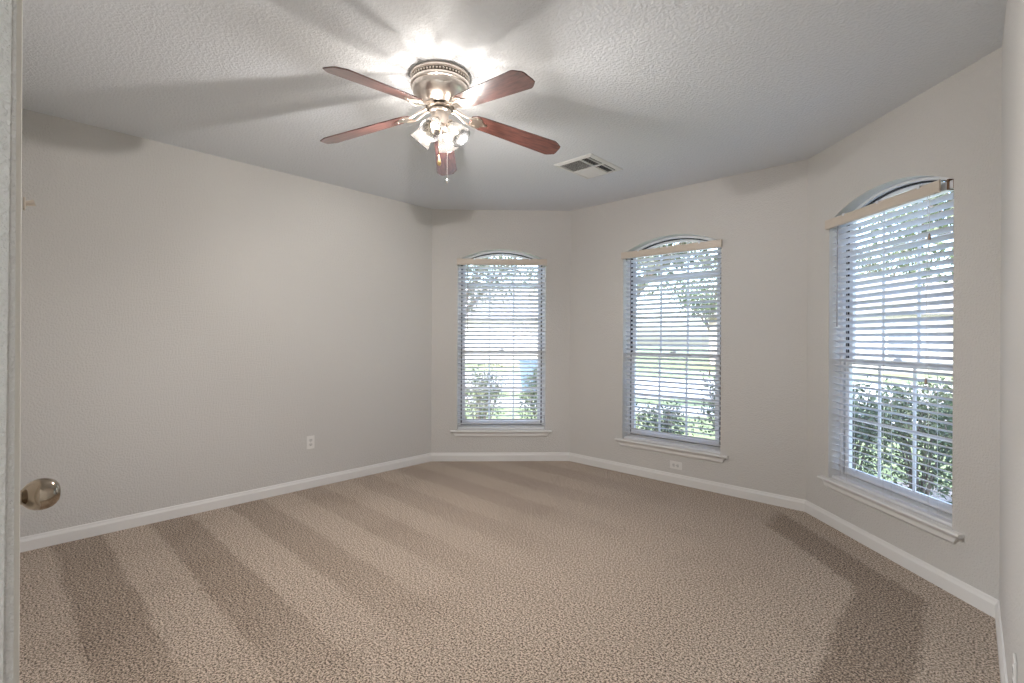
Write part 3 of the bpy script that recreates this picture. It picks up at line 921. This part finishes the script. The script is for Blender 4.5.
shrub('garden_shrub', -4.78, 4.42, .80, .7, 1.20, 2200, .045, M['leaf_shrub'], 'leafy shrub outside the farthest window, at its left', 14, 3)
shrub('garden_shrub', -4.26, 5.14, .66, .66, 1.22, 2600, .045, M['leaf_dark'], 'dense dark shrub outside the farthest window, at its right', 12, 4)
shrub('garden_shrub', -2.66, 5.36, .80, .7, .80, 1300, .045, M['leaf_shrub'], 'low leafy shrub outside the middle window, at its left', 12, 5)
shrub('garden_shrub', -1.88, 5.30, .70, .7, 1.22, 950, .045, M['leaf_shrub'], 'tall twiggy shrub outside the middle window, at its right', 30, 6)
shrub('garden_shrub', -.84, 5.20, .74, .7, 1.24, 3200, .045, M['leaf_shrub'], 'shrub outside the rightmost window, behind its left half', 16, 7)
shrub('garden_shrub', .12, 5.10, .74, .7, 1.28, 3200, .045, M['leaf_dark'], 'dark shrub outside the rightmost window, behind its right half', 18, 8)
shrub('garden_shrub', -.36, 6.05, .90, .7, 1.20, 3600, .05, M['leaf_shrub'], 'shrub set further back outside the rightmost window, between the other two', 16, 9)

def tree(x, y, h, cr, m, label, seed, n=5200, size=.16, ztr=2.0, group=None):
    rng = random.Random(seed)
    root = empty('oak_tree', (x, y, GZ)); tag(root, label, 'tree', group)
    tb = bmesh.new(); lb = bmesh.new(); tips = []
    lean = Vector((rng.uniform(-.3, .3), rng.uniform(-.3, .3), 0))
    top = Vector((lean.x, lean.y, ztr + .3)); r0 = .13 + h * .012
    tube(tb, [(0, 0, -.02), (lean.x * .3, lean.y * .3, ztr * .4), top], [r0 * 1.3, r0, r0 * .85], 10)
    for i in range(7):
        a = i * 6.28 / 7 + rng.uniform(-.3, .3); rr = cr * rng.uniform(.55, .9)
        tip = top + Vector((math.cos(a) * rr, math.sin(a) * rr, (h - ztr) * rng.uniform(.25, .85)))
        mid = top.lerp(tip, .45) + Vector((0, 0, rng.uniform(-.1, .35)))
        tube(tb, [top - Vector((0, 0, .15)), mid, tip], [r0 * .5, r0 * .3, r0 * .1], 6)
        for k in range(7):
            b = mid.lerp(tip, rng.random()); c_ = b + Vector((rng.gauss(0, .28) * cr, rng.gauss(0, .28) * cr, rng.uniform(-.12, .3) * (h - ztr)))
            tube(tb, [b, b.lerp(c_, .5) + Vector((0, 0, .08)), c_], [r0 * .16, r0 * .1, r0 * .04], 4); tips += [c_, b.lerp(c_, .6)]
        tips.append(tip)
    for i in range(n):
        t_ = rng.choice(tips); s_ = cr * .14
        leaf(lb, t_ + Vector((rng.gauss(0, s_), rng.gauss(0, s_), rng.gauss(0, s_ * .75))), size, rng)
    new_obj('trunk', tb, M['bark'], root); new_obj('foliage', lb, m, root)
tree(-13.3, 11.2, 7.6, 2.7, M['leaf_oak'], 'leafy tree seen through the upper part of the far back-left window', 21, 4200)
tree(-6.15, 9.95, 6.4, 2.6, M['leaf_oak'], 'leafy tree seen through the upper part of the middle window', 22, 4600)
tree(.9, 12.2, 6.0, 2.3, M['leaf_dark'], 'dark leafy tree seen through the upper part of the right window', 23, 4600, ztr=2.1)
for i, (x, y, h) in enumerate(((-44, 28, 9), (-31, 44, 10), (-19, 50, 9), (-6, 52, 10.5), (9, 54, 9.5))):
    tree(x, y, h, 3.8, M['leaf_oak'] if i % 2 else M['leaf_dark'], 'big tree standing across the street beyond the windows', 30 + i, 2600, .38, 2.4, 'trees across the street')

def house(x, y, rz, w, d, h, label):
    root = empty('house', (x, y, GZ), rz); tag(root, label, 'house', None)
    bm = bmesh.new(); box(bm, -w / 2, w / 2, -d / 2, d / 2, 0, h); new_obj('brick_walls', bm, M['brick'], root)
    bm = bmesh.new(); o_ = .5; rh = 2.4
    vs = [bm.verts.new(p) for p in ((-w / 2 - o_, -d / 2 - o_, h + .01), (w / 2 + o_, -d / 2 - o_, h + .01), (w / 2 + o_, d / 2 + o_, h + .01), (-w / 2 - o_, d / 2 + o_, h + .01), (-w / 2 + d * .4, 0, h + rh), (w / 2 - d * .4, 0, h + rh))]
    for f_ in ((0, 1, 5, 4), (1, 2, 5), (2, 3, 4, 5), (3, 0, 4), (3, 2, 1, 0)): bm.faces.new([vs[i] for i in f_])
    new_obj('roof', bm, M['roof'], root)
    for x_ in (-w * .34, -w * .16, w * .05):
        bm = bmesh.new(); box(bm, x_ - .6, x_ + .6, -d / 2 - .06, -d / 2 - .001, .8, 2.2); wf = new_obj('house_window', bm, M['siding'], root)
        bm = bmesh.new(); box(bm, x_ - .5, x_ + .5, -d / 2 - .075, -d / 2 - .061, .9, 2.1); new_obj('pane', bm, M['dark_pane'], wf)
    bm = bmesh.new(); box(bm, w * .2, w * .44, -d / 2 - .06, -d / 2 - .001, 0, 2.2)
    for k_ in range(1, 4): box(bm, w * .2 + .05, w * .44 - .05, -d / 2 - .075, -d / 2 - .061, k_ * .55 - .50, k_ * .55 - .04)
    new_obj('garage_door', bm, M['siding'], root)
n_ = Vector((math.cos(hd), math.sin(hd)))
house(n_.x * 33 + 9, n_.y * 33 + 4.2, hd - R(90), 15, 8, 2.9, 'brick house across the street seen through the right window')
house(n_.x * 33 - 13, n_.y * 33 - 6, hd - R(90), 16, 8, 2.9, 'brick house across the street seen through the back-left and middle windows')
# wheeled bin at the kerb
bx, by = -9.65, 11.15
bn = empty('wheeled_bin', (bx, by, GZ), R(25)); tag(bn, 'blue wheeled bin out by the sidewalk, seen through the far back-left window', 'bin')
bm = bmesh.new()
rs = []
for z_, s_ in ((.06, .24), (.5, .28), (.95, .31)):
    rs.append([bm.verts.new((sx * s_, sy * s_ * 1.1, z_)) for sx, sy in ((-1, -1), (1, -1), (1, 1), (-1, 1))])
for a, b in zip(rs, rs[1:]):
    for i in range(4): bm.faces.new((a[i], a[(i + 1) % 4], b[(i + 1) % 4], b[i]))
bm.faces.new(rs[0][::-1]); bm.faces.new(rs[-1])
new_obj('bin_body', bm, M['bin'], bn)
bm = bmesh.new(); box(bm, -.33, .33, -.37, .36, .955, 1.0); bevel_all(bm, .012, 2); new_obj('bin_lid', bm, M['bin'], bn)
for sx in (-.27, .27):
    bm = bmesh.new(); lathe(bm, [(.03, -.03), (.10, -.03), (.10, .03), (.03, .03)], 18, Matrix.Translation((sx, .29, .10)) @ Matrix.Rotation(R(90), 4, 'Y')); new_obj('wheel', bm, M['tyre'], bn)
